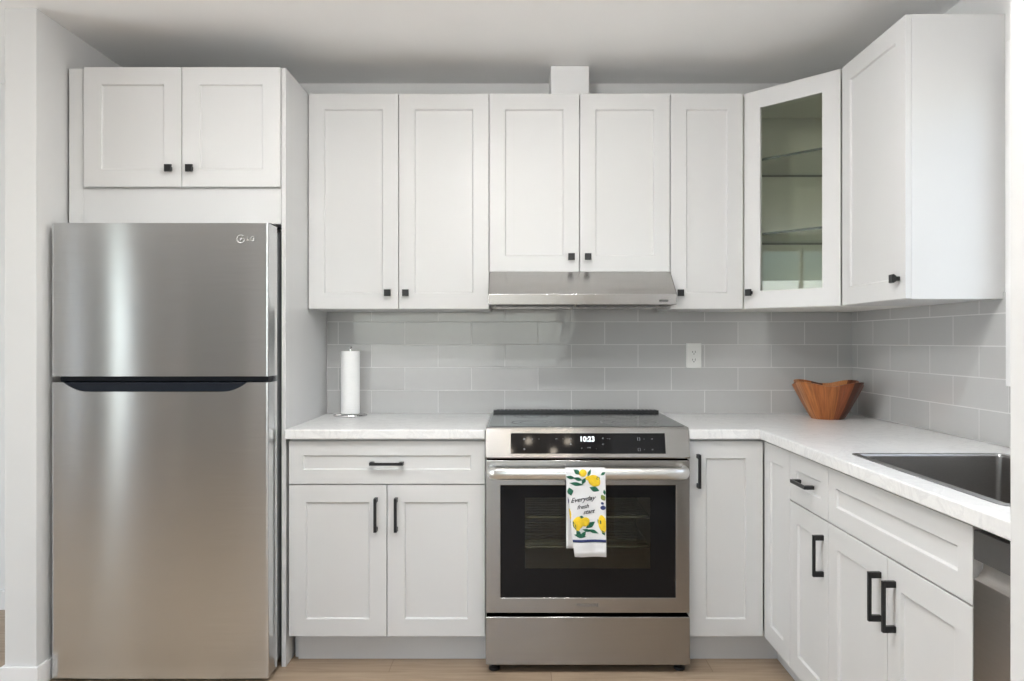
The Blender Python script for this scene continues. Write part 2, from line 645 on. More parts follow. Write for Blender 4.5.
bm = BM()
box(bm, -1.857, -1.72, 2.741, 2.753, 0, .078); box(bm, -1.732, -1.72, 2.753, YB, 0, .078); box(bm, -1.857, -1.845, 2.753, YB, 0, .078)
struct('baseboard_left', bm, 'trim', bevel=.003)
bm = BM(); box(bm, XL, -1.857, YB - .012, YB, 0, .09); struct('baseboard_back', bm, 'trim', bevel=.003)

# tiled splashback
ZC = .91
bm = BM(); box(bm, -.888, XR, YB - .008, YB, ZC, 1.56); struct('wall_back_tiles', bm, 'tile_b')
bm = BM(); cells(bm, [.96, wy0 - .062, wy1 + .062, YB - .008], [ZC, wz0 - .062, 1.40], XR - .008, XR, lambda i, j: not (i == 1 and j == 1), lambda a, b, c: Vector((c, a, b)))
struct('wall_right_tiles', bm, 'tile_r')


# ---------------------------------------------------------------- cabinet builders
def shaker(bm, F, w_, h_, t=.019, st=.066, rec=.008):
    def rect(d, wv, e=0):
        d += e
        return [bm.verts.new(F.p(d, d, wv)), bm.verts.new(F.p(w_ - d, d, wv)), bm.verts.new(F.p(w_ - d, h_ - d, wv)), bm.verts.new(F.p(d, h_ - d, wv))]
    B, O, I, R = rect(0, t), rect(0, 0), rect(st, 0), rect(st, rec, .0035)
    for P, Q in ((B, O), (O, I), (I, R)):
        for k in range(4):
            bm.faces.new((P[k], P[(k + 1) % 4], Q[(k + 1) % 4], Q[k]))
    bm.faces.new(R)
    bm.faces.new(B[::-1])


def knob(parent, F, u, v):
    bm = BM()
    f = F.at(u, v)
    box(bm, -.007, .007, -.014, 0, -.007, .007, f)
    prism(bm, [(-.0125, -.0125), (.0125, -.0125), (.0125, .0125), (-.0125, .0125)], lambda a, b, t: f.p(a * (1 if t else .75), b * (1 if t else .75), -.014 - .008 * t))
    s = .0145
    prism(bm, [(-s, -s), (s, -s), (s, s), (-s, s)], lambda a, b, t: f.p(a * (1 - .12 * t), b * (1 - .12 * t), -.022 - .007 * t))
    obj('knob', bm, 'black', parent, .0012)


def pull(parent, F, u, v, vertical=True, L=.128):
    bm = BM()
    f = F.at(u, v)
    h = L / 2
    wd = .0055
    if vertical:
        box(bm, -wd, wd, -.033, -.025, -h, h, f)
        for s in (-1, 1):
            a, b = sorted((s * h, s * (h - .016)))
            box(bm, -wd - .0005, wd + .0005, -.0255, 0, a, b, f)
    else:
        box(bm, -h, h, -.033, -.025, -wd, wd, f)
        for s in (-1, 1):
            a, b = sorted((s * h, s * (h - .016)))
            box(bm, a, b, -.0255, 0, -wd - .0005, wd + .0005, f)
    obj('handle', bm, 'black', parent, .001)


def front(parent, F, u0, u1, v0, v1, name='door', st=.066):
    bm = BM()
    g = .0015
    shaker(bm, F.at(u0 + g, v0 + g), u1 - u0 - 2 * g, v1 - v0 - 2 * g, st=st)
    return obj(name, bm, 'cab', parent, .0015)


def carcass(parent, F, w_, d, z0, z1, closed=True, toe=None, open_front=True, name='body'):
    """panels of a cabinet box standing behind its doors (front plane at depth .02)"""
    bm = BM()
    t = .016
    a, b = .0005, w_ - .0005
    f0 = .0193
    box(bm, a, a + t, f0, d, z0, z1, F); box(bm, b - t, b, f0, d, z0, z1, F)
    box(bm, a + t, b - t, f0, d, z0, z0 + t, F)
    box(bm, a + t, b - t, d - t, d, z0 + t, z1, F)
    if closed:
        box(bm, a + t, b - t, f0, d - t, z1 - t, z1, F)
    else:
        box(bm, a + t, b - t, f0, f0 + .09, z1 - t, z1, F)
    obj(name, bm, 'cab', parent, .0008)
    if toe:
        bm = BM()
        box(bm, toe[0], toe[1], .075, .091, 0, z0 - .0005, F)
        box(bm, a, a + .016, .0915, d, 0, z0 - .0005, F); box(bm, b - .016, b, .0915, d, 0, z0 - .0005, F)
        obj('toe_kick', bm, 'cab', parent, .0008)


GU = 'white upper cabinets'
GB = 'white base cabinets'
UF = 3.23      # front plane of the upper doors
UZ0, UZ1 = 1.379, 2.288
BX = YB - .002

# 1. upper cabinet left of the hood
F = Frame((-.888, UF, 0))
t = thing('upper_cabinet', (-.507, 3.39, UZ0), 'wide white two-door upper cabinet above the paper towel roll, left of the range hood', 'cabinet', GU)
carcass(t, F, .761, YB - UF - .01, UZ0, UZ1)
d = front(t, F, 0, .381, UZ0, UZ1); knob(d, F, .337, UZ0 + .068)
d = front(t, F, .381, .762, UZ0, UZ1); knob(d, F, .413, UZ0 + .068)

# 2. over the hood
HZ = 1.5355
F = Frame((-.126, UF, 0))
t = thing('upper_cabinet', (.255, 3.39, HZ), 'shorter white two-door upper cabinet directly above the range hood', 'cabinet', GU)
carcass(t, F, .762, YB - UF - .01, HZ, UZ1)
d = front(t, F, 0, .381, HZ, UZ1); knob(d, F, .346, HZ + .063)
d = front(t, F, .381, .762, HZ, UZ1); knob(d, F, .415, HZ + .063)

# 3. narrow one right of the hood
F = Frame((.637, UF, 0))
t = thing('upper_cabinet', (.79, 3.39, UZ0), 'narrow white single-door upper cabinet between the range hood and the glass corner cabinet', 'cabinet', GU)
carcass(t, F, .306, YB - UF - .01, UZ0, UZ1)
d = front(t, F, 0, .308, UZ0, UZ1); knob(d, F, .040, UZ0 + .068)

# 4. diagonal corner cabinet with a glazed door
t = thing('corner_cabinet', (1.3, 3.3, UZ0), 'white corner upper cabinet with a glass door and glass shelves', 'cabinet', GU)
c0, c1 = Vector((.948, 3.236, 0)), Vector((1.231, 2.932, 0))
dl = (c1 - c0).length
F = Frame(c0, c1 - c0)
e = .0225
q0 = F.p(0.004, 0, e); q1 = F.p(dl - .004, 0, e)
poly = [(.9445, 3.547), (1.541, 3.547), (1.541, 2.943), (1.248, 2.943), (q1.x, q1.y), (q0.x, q0.y), (.9445, 3.255)]
bm = BM()
for za, zb in ((UZ0, UZ0 + .016), (UZ1 - .016, UZ1)):
    prism(bm, poly, lambda a, b, s: Vector((a, b, za + (zb - za) * s)))
zi, zj = UZ0 + .016, UZ1 - .016
box(bm, .9445, .957, 3.255, 3.547, zi, zj); box(bm, .957, 1.541, 3.535, 3.547, zi, zj)
box(bm, 1.529, 1.541, 2.943, 3.535, zi, zj); box(bm, 1.248, 1.529, 2.943, 2.955, zi, zj)
obj('body', bm, ['cab_in'], t, .0008)
st = .073
bm = BM()
def ringr(dd, wv, h0=UZ0 + .0015, h1=UZ1 - .0015):
    return [bm.verts.new(F.p(.002 + dd, h0 + dd, wv)), bm.verts.new(F.p(dl - .002 - dd, h0 + dd, wv)), bm.verts.new(F.p(dl - .002 - dd, h1 - dd, wv)), bm.verts.new(F.p(.002 + dd, h1 - dd, wv))]
A, B, C, D = ringr(0, .019), ringr(0, 0), ringr(st, 0), ringr(st, .019)
for P, Q in ((A, B), (B, C), (C, D), (D, A)):
    for k in range(4):
        bm.faces.new((P[k], P[(k + 1) % 4], Q[(k + 1) % 4], Q[k]))
d = obj('door', bm, 'cab', t, .0015)
bm = BM(); box(bm, st + .0025, dl - st - .0025, .010, .0135, UZ0 + st + .002, UZ1 - st - .002, F); o = obj('glass_pane', bm, 'glass', d); tag(o, 'clear greenish glass pane')
knob(d, F, .035, UZ0 + .068)
for z in (1.688, 2.0):
    bm = BM()
    sp = [(.960, 3.53), (1.526, 3.53), (1.526, 2.96), (1.262, 2.962), (.972, 3.262), (.960, 3.268)]
    prism(bm, sp, lambda a, b, s: Vector((a, b, z + .010 * s)))
    bm.faces.ensure_lookup_table()
    for f in bm.faces[2:]:
        f.material_index = 1
    o = obj('glass_shelf', bm, ['shelf_g', 'shelf_e'], t); tag(o, 'clear glass shelf')
for (px, py) in ((1.05, 3.535), (1.43, 3.535), (1.529, 3.42), (1.529, 3.05)):
    for z in (1.683, 1.995):
        bm = BM()
        if py > 3.5:
            tube(bm, [(px, py, z), (px, py - .014, z)], .004, 8)
        else:
            tube(bm, [(px, py, z), (px - .014, py, z)], .004, 8)
        obj('shelf_pin', bm, 'dark', t)

# 5. upper cabinet on the right wall
F = Frame((1.232, 2.926, 0), (0, -1, 0))
t = thing('upper_cabinet', (1.39, 2.68, UZ0), 'white single-door upper cabinet on the side wall, its blank end facing out beside the window', 'cabinet', GU)
carcass(t, F, .481, XR - 1.232 - .001, UZ0, UZ1)
d = front(t, F, 0, .482, UZ0, UZ1); knob(d, F, .441, UZ0 + .068)

# 6. over the refrigerator
F = Frame((-1.6535, 2.91, 0))
t = thing('upper_cabinet', (-1.29, 3.2, 1.68), 'deep white two-door cabinet above the stainless refrigerator', 'cabinet', GU)
bm = BM()
z0, z1 = 1.829, 2.286
x0, x1 = -1.665, -.9085
box(bm, x0, x0 + .016, 2.9305, 3.55, z0, z1); box(bm, x1 - .016, x1, 2.9305, 3.55, z0, z1)
box(bm, x0 + .016, x1 - .016, 2.9305, 3.55, z0, z0 + .016); box(bm, x0 + .016, x1 - .016, 2.9305, 3.55, z1 - .016, z1)
box(bm, x0 + .016, x1 - .016, 3.534, 3.55, z0 + .016, z1 - .016)
obj('body', bm, 'cab', t, .0008)
bm = BM(); box(bm, -1.665, x1, 2.9305, 2.947, 1.692, 1.8285); obj('valance', bm, 'cab', t, .0008)
bm = BM(); box(bm, -1.719, -1.6655, 2.9305, 2.947, 1.692, 2.286); obj('filler_strip', bm, 'cab', t, .0008)
d = front(t, F, 0, .3738, z0, 2.286); knob(d, F, .332, z0 + .068)
d = front(t, F, .3738, .7476, z0, 2.286); knob(d, F, .411, z0 + .068)

# end panel beside the refrigerator
bm = BM(); box(bm, -.907, -.8905, 2.93, YB - .009, 0, 2.288)
o = obj('end_panel', bm, 'cab', None, .0008); tag(o, 'tall white panel standing between the refrigerator and the base cabinet', 'panel')

# boxed duct above the hood cabinet
bm = BM(); box(bm, .139, .304, 3.33, YB - .001, UZ1 + .001, H - .001)
o = obj('duct_cover', bm, 'trim', None, .001); tag(o, 'small white boxed duct standing on the hood cabinet up to the ceiling', 'duct')

# base cabinets
BZ0, BZ1 = .115, .871
DZ = .697
BF = 2.93
F = Frame((-.881, BF, 0))
t = thing('base_cabinet', (-.505, 3.25, 0), 'white base cabinet with one wide drawer over two doors, left of the range', 'cabinet', GB)
carcass(t, F, .7525, YB - BF - .012, BZ0, BZ1, False, (.017, .752))
d = front(t, F, 0, .753, DZ, .864, 'drawer', st=.055); pull(d, F, .378, .779, False)
d = front(t, F, 0, .3765, BZ0, DZ - .001); pull(d, F, .336, .584)
d = front(t, F, .3765, .753, BZ0, DZ - .001); pull(d, F, .413, .584)

# corner base cabinet (folding pair of doors)
t = thing('corner_base_cabinet', (1.1, 3.2, 0), 'white corner base cabinet with two meeting narrow doors, right of the range', 'cabinet', GB)
bm = BM()
box(bm, .6455, .661, 2.9505, 3.545, BZ0, BZ1); box(bm, .661, 1.54, 3.53, 3.545, BZ0, BZ1); box(bm, 1.524, 1.54, 2.652, 3.53, BZ0, BZ1)
box(bm, .9565, 1.524, 2.652, 2.667, BZ0, BZ1)
box(bm, .661, 1.524, 2.9505, 3.53, BZ0, BZ0 + .016); box(bm, .9565, 1.524, 2.667, 2.9505, BZ0, BZ0 + .016)
box(bm, .661, .9565, 2.9505, 2.968, BZ1 - .05, BZ1); box(bm, .9565, .974, 2.667, 2.968, BZ1 - .05, BZ1)
obj('body', bm, 'cab', t, .0008)
bm = BM()
box(bm, .6455, 1.011, 3.005, 3.021, 0, BZ0 - .0005); box(bm, 1.011, 1.027, 2.652, 3.021, 0, BZ0 - .0005)
obj('toe_kick', bm, 'cab', t, .0008)
F = Frame((.6465, BF, 0)); d = front(t, F, 0, .2875, BZ0, .864); pull(d, F, .037, .750)
F = Frame((.936, 2.9285, 0), (0, -1, 0)); front(t, F, 0, .278, BZ0, .864)

# narrow drawer cabinet on the right run
F = Frame((.936, 2.6495, 0), (0, -1, 0))
t = thing('base_cabinet', (1.24, 2.49, 0), 'narrow white base cabinet with a small drawer over one door, between corner and sink cabinet', 'cabinet', GB)
carcass(t, F, .3255, XR - .936 - .012, BZ0, BZ1, False, (0, .3255))
d = front(t, F, 0, .326, DZ, .864, 'drawer', st=.055); pull(d, F, .156, .779, False)
d = front(t, F, 0, .326, BZ0, DZ - .001); pull(d, F, .290, .584)

# sink cabinet
F = Frame((.936, 2.3235, 0), (0, -1, 0))
t = thing('sink_base_cabinet', (1.24, 1.95, 0), 'wide white two-door base cabinet below the sink with a blank false drawer front', 'cabinet', GB)
carcass(t, F, .742, XR - .936 - .012, BZ0, BZ1, False, (0, .742))
front(t, F, 0, .742, DZ, .864, 'false_drawer_front', st=.055)
d = front(t, F, 0, .374, BZ0, DZ - .001); pull(d, F, .338, .584)
d = front(t, F, .374, .742, BZ0, DZ - .001); pull(d, F, .415, .584)

# worktops
bm = BM()
box(bm, -.8895, -.1285, 2.905, YB - .009, .872, ZC)
o = obj('worktop', bm, 'stone', None, .005); tag(o, 'short white marbled worktop left of the range, under the paper towel roll', 'worktop', 'white marbled worktops')
SX0, SX1, SY0, SY1 = .992, 1.425, 1.560, 2.268
bm = BM()
cells(bm, [.643, .912, SX0, SX1, XR - .009], [.958, SY0, SY1, 2.905, YB - .009], .872, ZC,
      lambda i, j: (j == 3 or i > 0) and not (i == 2 and j == 1), lambda a, b, c: Vector((a, b, c)))
o = obj('worktop', bm, 'stone', None, .005); tag(o, 'L-shaped white marbled worktop holding the sink and the wooden bowl', 'worktop', 'white marbled worktops')


# ---------------------------------------------------------------- sink
def rrect(x0, x1, y0, y1, r, z, n=6):
    out = []
    for cx, cy, a0 in ((x1 - r, y1 - r, 0), (x0 + r, y1 - r, 90), (x0 + r, y0 + r, 180), (x1 - r, y0 + r, 270)):
        for k in range(n + 1):
            a = math.radians(a0 + 90 * k / n)
            out.append(Vector((cx + r * math.cos(a), cy + r * math.sin(a), z)))
    return out


def loops(bm, L, cap=True, mi=0):
    R = [[bm.verts.new(p) for p in l] for l in L]
    n = len(R[0])
    for A, B in zip(R, R[1:]):
        for k in range(n):
            bm.faces.new((A[k], A[(k + 1) % n], B[(k + 1) % n], B[k])).material_index = mi
    if cap:
        bm.faces.new(R[-1]).material_index = mi


t = thing('sink', (1.207, 1.892, .70), 'rectangular stainless steel sink set into the L-shaped worktop', 'sink')
bm = BM()
r0 = .014
loops(bm, [rrect(SX0 + .002, SX1 - .002, SY0 + .002, SY1 - .002, r0, .872), rrect(SX0 + .002, SX1 - .002, SY0 + .002, SY1 - .002, r0, ZC + .0005),
           rrect(SX0 - .012, SX1 + .012, SY0 - .012, SY1 + .012, r0 + .012, ZC + .0005), rrect(SX0 - .012, SX1 + .012, SY0 - .012, SY1 + .012, r0 + .012, ZC + .0022),
           rrect(SX0 + .008, SX1 - .008, SY0 + .008, SY1 - .008, r0, ZC + .0022), rrect(SX0 + .010, SX1 - .010, SY0 + .010, SY1 - .010, r0, ZC - .004)], cap=False)
obj('rim', bm, 'steel_rim', t)
bm = BM()
i = .010
loops(bm, [rrect(SX0 + i, SX1 - i, SY0 + i, SY1 - i, r0, ZC - .004), rrect(SX0 + i + .004, SX1 - i - .004, SY0 + i + .004, SY1 - i - .004, r0, .735),
           rrect(SX0 + i + .03, SX1 - i - .03, SY0 + i + .03, SY1 - i - .03, r0, .710)])
obj('basin', bm, 'steel_sink', t)
bm = BM(); lathe(bm, [(.045, 0), (.045, .003), (.034, .004), (.030, .001), (.004, .001)], (1.25, 1.9, .7105)); obj('drain', bm, 'chrome', t)

# ---------------------------------------------------------------- refrigerator
RX0, RX1, RY = -1.707, -.914, 2.795
t = thing('refrigerator', ((RX0 + RX1) / 2, 3.15, 0), 'tall stainless top-freezer refrigerator standing in the left alcove', 'refrigerator')
bm = BM(); box(bm, RX0 + .006, RX1 - .002, 2.905, 3.52, .03, 1.662); obj('body', bm, 'fr_side', t, .006)
for xx in (RX0 + .06, RX1 - .06):
    for yy in (2.95, 3.46):
        bm = BM(); lathe(bm, [(.02, 0), (.022, .004), (.015, .03)], (xx, yy, 0), 12); obj('foot', bm, 'blackp', t)
bm = BM(); box(bm, RX0 + .02, RX1 - .02, 2.90, 2.9045, .035, 1.655); obj('gasket', bm, 'blackp', t)


def fr_door(name, zb, ztop, notch=None):
    bm = BM()
    wd = RX1 - RX0
    us = [0, .0008, .003, .007, .0076] + [.007 + (wd - .014) * k / 48 for k in range(1, 48)] + [wd - .0076, wd - .007, wd - .003, wd - .0008, wd]
    zt = lambda u: ztop
    if notch:
        n0, n1, dep = notch
        def zt(u):
            if u <= n0 or u >= n1:
                return ztop
            s = min(u - n0, n1 - u) / .085
            s = min(1, s)
            return ztop - dep * math.sin(s * PI / 2) ** .9
        us = sorted(set(us + [n0, n1] + [n0 + .085 * k / 8 for k in range(1, 9)] + [n1 - .085 * k / 8 for k in range(1, 9)]))
    def yf(u):
        c = (u / wd - .5) * 2
        y = RY + .004 * c * c
        ed = min(u, wd - u)
        if ed < .007:
            y += .007 * (1 - math.sqrt(max(0, 1 - (1 - ed / .007) ** 2)))
        return y
    yb = 2.898
    fb, ft, bb, bt = [], [], [], []
    for u in us:
        x = RX0 + u
        fb.append(bm.verts.new((x, yf(u), zb))); ft.append(bm.verts.new((x, yf(u), zt(u))))
        bb.append(bm.verts.new((x, yb, zb))); bt.append(bm.verts.new((x, yb, zt(u))))
    for k in range(len(us) - 1):
        bm.faces.new((fb[k], fb[k + 1], ft[k + 1], ft[k])); bm.faces.new((bb[k + 1], bb[k], bt[k], bt[k + 1]))
        bm.faces.new((ft[k], ft[k + 1], bt[k + 1], bt[k])); bm.faces.new((fb[k + 1], fb[k], bb[k], bb[k + 1]))
    bm.faces.new((fb[0], ft[0], bt[0], bb[0])); bm.faces.new((fb[-1], bb[-1], bt[-1], ft[-1]))
    return obj(name, bm, 'steel_fridge', t, ang=30)


ZG0, ZG1 = 1.094, 1.116
dt = fr_door('freezer_door', ZG1, 1.675)
db = fr_door('refrigerator_door', .014, ZG0, (.045, .715, .034))
# dark finger pocket behind the notch
bm = BM()
box(bm, RX0 + .012, RX1 - .012, 2.836, 2.895, ZG0 + .001, ZG1 - .001)
obj('door_gap_trim', bm, 'recess', t, .002)
bm = BM()
pts = [(RX0 + .046, ZG0 - .0005)]
for k in range(1, 9):
    s = k / 8
    pts.append((RX0 + .045 + .085 * s, ZG0 - .034 * math.sin(s * PI / 2) ** .9 + .0008))
for k in range(8, 0, -1):
    s = k / 8
    pts.append((RX0 + .715 - .085 * s, ZG0 - .034 * math.sin(s * PI / 2) ** .9 + .0008))
pts.append((RX0 + .714, ZG0 - .0005))
prism(bm, pts, lambda a, b, s: Vector((a, 2.806 + .085 * s, b)))
obj('handle_recess', bm, 'recess', db, ang=50)
# hinge cap, top right
bm = BM()
prism(bm, [(RX1 - .05, 2.85), (RX1 - .006, 2.85), (RX1 - .006, 2.99), (RX1 - .04, 2.99), (RX1 - .05, 2.93)], lambda a, b, s: Vector((a, b, 1.6755 + .008 * s)))
obj('hinge_cover', bm, 'blackp', t, .004)
# badge: ring face mark and letters
bm = BM()
f = Frame((0, RY + .0015, 0))
cx, cz = -1.0138, 1.617
N = 24
def disc(bm, F_, u, v, r0, r1, w_, a0=0, a1=2 * PI, mi=0, n=24):
    A = [bm.verts.new(F_.p(u + r0 * math.cos(a0 + (a1 - a0) * k / n), v + r0 * math.sin(a0 + (a1 - a0) * k / n), w_)) for k in range(n + 1)]
    B = [bm.verts.new(F_.p(u + r1 * math.cos(a0 + (a1 - a0) * k / n), v + r1 * math.sin(a0 + (a1 - a0) * k / n), w_)) for k in range(n + 1)]
    for k in range(n):
        bm.faces.new((A[k], A[k + 1], B[k + 1], B[k])).material_index = mi
disc(bm, f, cx, cz, .0125, .0155, -.002, math.radians(45), math.radians(360))
disc(bm, f, cx, cz, .0002, .0033, -.002)
box(bm, cx - .001, cx + .012, -.0022, -.0014, cz - .0012, cz + .0012, f)
box(bm, cx - .0015, cx + .001, -.0022, -.0014, cz - .008, cz - .004, f)
text_bm(bm, 'LG', .024, f, cx + .036, cz, -.002)
obj('badge', bm, 'logo', dt, smooth=False)

# ---------------------------------------------------------------- range hood
HX0, HX1 = -.124, .635
t = thing('range_hood', (.255, 3.3, 1.38), 'slim stainless range hood hung under the short middle cabinet', 'range hood')
bm = BM()
prof = [(3.545, 1.535), (3.214, 1.535), (3.087, 1.437), (3.083, 1.433), (3.083, 1.396), (3.087, 1.392), (3.545, 1.392)]
prof = [(3.545, 1.5345), (3.214, 1.5345), (3.087, 1.438), (3.083, 1.433), (3.089, 1.392), (3.10, 1.392), (3.10, 1.412), (3.53, 1.412), (3.53, 1.392), (3.545, 1.392)]
prism(bm, prof, lambda a, b, s: Vector((HX0 + .002 + (HX1 - HX0 - .004) * s, a, b)))
prof2 = [(3.545, 1.5345), (3.214, 1.5345), (3.087, 1.438), (3.083, 1.433), (3.089, 1.392), (3.545, 1.392)]
for xx in (HX0, HX1 - .002):
    prism(bm, prof2, lambda a, b, s: Vector((xx + .002 * s, a, b)))
obj('canopy', bm, 'steel', t, .0015)
bm = BM()
for a, b in ((HX0 + .02, .245), (.265, HX1 - .02)):
    box(bm, a, b, 3.20, 3.50, 1.402, 1.4115)
    for k in range(1, 9):
        box(bm, a + (b - a) * k / 9 - .003, a + (b - a) * k / 9 + .003, 3.205, 3.495, 1.400, 1.402)
obj('grease_filters', bm, 'filter', t, .001)
for xx in (.035, .48):
    bm = BM(); lathe(bm, [(.026, 0), (.030, .004), (.030, .0085)], (xx, 3.145, 1.403), 20); obj('hood_lamp', bm, 'lamp', t)
bm = BM(); box(bm, .565, .60, -.001, .0, 1.403, 1.410, Frame((0, 3.0825, 0))); obj('badge', bm, 'dark', t)
bm = BM()
for k in range(4):
    box(bm, .20 + .02 * k, .212 + .02 * k, 3.083 + .04, 3.083 + .05, 1.405, 1.4115)
obj('switch_row', bm, 'blackp', t)

# ---------------------------------------------------------------- range
GX0, GX1 = -.1255, .6405
t = thing('range', ((GX0 + GX1) / 2, 3.2, 0), 'stainless slide-in electric range with black glass cooktop between the base cabinets', 'range')
bm = BM()
x0, x1 = GX0 + .002, GX1 - .002
cx0, cx1, cz0, cz1 = .0, .515, .36, .69
box(bm, x0, cx0 - .02, 2.92, 3.50, .045, .905); box(bm, cx1 + .02, x1, 2.92, 3.50, .045, .905)
box(bm, cx0 - .02, cx1 + .02, 2.92, 3.50, .045, cz0 - .02); box(bm, cx0 - .02, cx1 + .02, 2.92, 3.50, cz1 + .02, .905)
box(bm, cx0 - .02, cx1 + .02, 3.40, 3.50, cz0 - .02, cz1 + .02)
obj('body', bm, 'dark', t)
bm = BM()
for q in ((cx0 - .0195, cx0, 2.925, 3.399, cz0 - .0195, cz1 + .0195), (cx1, cx1 + .0195, 2.925, 3.399, cz0 - .0195, cz1 + .0195), (cx0, cx1, 2.925, 3.399, cz0 - .0195, cz0), (cx0, cx1, 2.925, 3.399, cz1, cz1 + .0195), (cx0, cx1, 3.38, 3.399, cz0, cz1)):
    box(bm, *q)
cav = obj('oven_cavity', bm, 'cav', t)
for z in (.452, .568):
    bm = BM()
    tube(bm, [(cx0 + .012, 2.95, z), (cx1 - .012, 2.95, z), (cx1 - .012, 3.36, z), (cx0 + .012, 3.36, z)], .004, 6, True)
    for k in range(1, 9):
        y = 2.95 + .41 * k / 9
        tube(bm, [(cx0 + .012, y, z), (cx1 - .012, y, z)], .0025, 6)
    obj('oven_rack', bm, 'chrome', t)
# cooktop: steel rim, black glass, rings, rear vent
bm = BM()
cells(bm, [GX0 + .001, GX0 + .012, GX1 - .012, GX1 - .001], [2.903, 2.925, 3.458, 3.505], .9055, .9195, lambda i, j: not (i == 1 and j == 1), lambda a, b, c: Vector((a, b, c)))
obj('cooktop_rim', bm, 'steel_range', t, .001)
bm = BM()
box(bm, GX0 + .0125, GX1 - .0125, 2.9255, 3.4575, .9055, .9205)
f_top = .9210
for (ux, uy, r) in ((.055, 3.06, .085), (.055, 3.32, .075), (.44, 3.06, .115), (.44, 3.32, .085), (.25, 3.36, .055)):
    for rr in (r, r * .62):
        A = [bm.verts.new((ux + rr * math.cos(a * PI / 24), uy + rr * math.sin(a * PI / 24), f_top)) for a in range(48)]
        B = [bm.verts.new((ux + (rr - .004) * math.cos(a * PI / 24), uy + (rr - .004) * math.sin(a * PI / 24), f_top)) for a in range(48)]
        for k in range(48):
            bm.faces.new((A[k], A[(k + 1) % 48], B[(k + 1) % 48], B[k])).material_index = 1
obj('cooktop', bm, ['ctop', 'ring'], t, fix=False)
bm = BM()
box(bm, GX0 + .01, GX1 - .01, 3.462, 3.503, .9197, .932)
for k in range(40):
    a = GX0 + .025 + k * .0182
    box(bm, a, a + .012, 3.468, 3.498, .932, .934)
obj('rear_vent', bm, 'blackp', t, .001)
# slanted control panel
bm = BM()
prof = [(2.902, .9195), (2.905, .9055), (2.919, .9055), (2.919, .806), (2.867, .806), (2.865, .810), (2.896, .915)]
prism(bm, prof, lambda a, b, s: Vector((GX0 + (GX1 - GX0) * s, a, b)))
cp = obj('control_panel', bm, 'steel_range', t, .001)
# display plate on the slope
pa, pb = Vector((0, 2.865, .810)), Vector((0, 2.896, .915))
sl = (pb - pa).normalized()
sn = Vector((0, -sl.z, sl.y))      # outward
class Slope:
    def p(s, u, v, w=0.0):
        return Vector((u, pa.y, pa.z)) + sl * v - sn * w
S = Slope()
bm = BM()
box(bm, -.031, .549, -.0012, 0, .014, .091, S)
text_bm(bm, '10:23', .026, S, .256, .068, -.0018, mi=1, bold=.0006)
for (u, v, tx, sz) in ((.02, .07, 'o', .014), (.05, .07, '-', .012), (.075, .07, '-', .012), (.02, .032, 'o', .012), (.14, .071, '--', .012), (.165, .071, '-', .01), (.195, .071, 'o', .012), (.195, .05, 'o', .012),
                       (.235, .035, 'v', .010), (.262, .035, '^ ^', .010), (.29, .035, '.', .012), (.315, .071, '<', .012), (.337, .071, '- -', .012), (.315, .05, 'o', .010), (.45, .07, '[ ]', .012), (.47, .07, '-', .012), (.50, .07, 'o', .010),
                       (.45, .03, '[ ]', .012), (.47, .03, '-', .012), (.50, .03, 'o', .010)):
    text_bm(bm, tx, sz, S, u, v, -.0018, mi=2)
o = obj('display', bm, ['bglass', 'digit', 'icon'], cp, smooth=False, fix=False)
# oven door
RYF = 2.872
DT, DB = .7985, .2265
bm = BM()
wx0, wx1, wz0_, wz1_ = -.069, .587, .2835, .7045
cells(bm, [GX0 + .001, wx0, wx1, GX1 - .001], [DB, wz0_, wz1_, DT], RYF, 2.918, lambda i, j: not (i == 1 and j == 1), lambda a, b, c: Vector((a, c, b)))
od = obj('oven_door', bm, 'steel_range', t, .0025)
bm = BM()
cells(bm, [wx0 + .0005, .0225, .4925, wx1 - .0005], [wz0_ + .0005, .3916, .6586, wz1_ - .0005], RYF + .002, RYF + .007, lambda i, j: not (i == 1 and j == 1), lambda a, b, c: Vector((a, c, b)))
obj('window_surround', bm, 'bglass', od)
bm = BM(); box(bm, .0228, .4922, RYF + .002, RYF + .007, .3919, .6583); obj('window_pane', bm, 'oglass', od)
# handle: flattened bar with curved returns
bm = BM()
hz = .757
path = [(GX0 + .022, RYF - .001, hz), (GX0 + .022, RYF - .028, hz), (GX0 + .026, RYF - .042, hz), (GX0 + .045, RYF - .052, hz)]
path += [(GX0 + .045 + (GX1 - GX0 - .09) * k / 10, RYF - .052 - .004 * math.sin(k * PI / 10), hz) for k in range(1, 10)]
path += [(GX1 - .045, RYF - .052, hz), (GX1 - .026, RYF - .042, hz), (GX1 - .022, RYF - .028, hz), (GX1 - .022, RYF - .001, hz)]
tube(bm, path, .014, 16, ry=.0225)
obj('handle', bm, 'steel_lite', od, ang=60)
bm = BM(); text_bm(bm, 'FRIGIDAIRE', .0165, Frame((0, RYF, 0)), .257, .256, -.0012, bold=.0003); obj('badge', bm, 'mark', od, smooth=False)
# lower drawer
bm = BM(); box(bm, GX0 + .001, GX1 - .001, 2.868, 2.918, .033, .213); dr = obj('storage_drawer', bm, 'steel_range', t, .003)
for xx in (GX0 + .032, GX1 - .032):
    for yy in (2.91, 3.45):
        bm = BM(); lathe(bm, [(.018, 0), (.021, .003), (.021, .012), (.012, .015), (.012, .0325 if yy < 3 else .0445)], (xx, yy, 0), 16); obj('foot', bm, 'blackp', t)

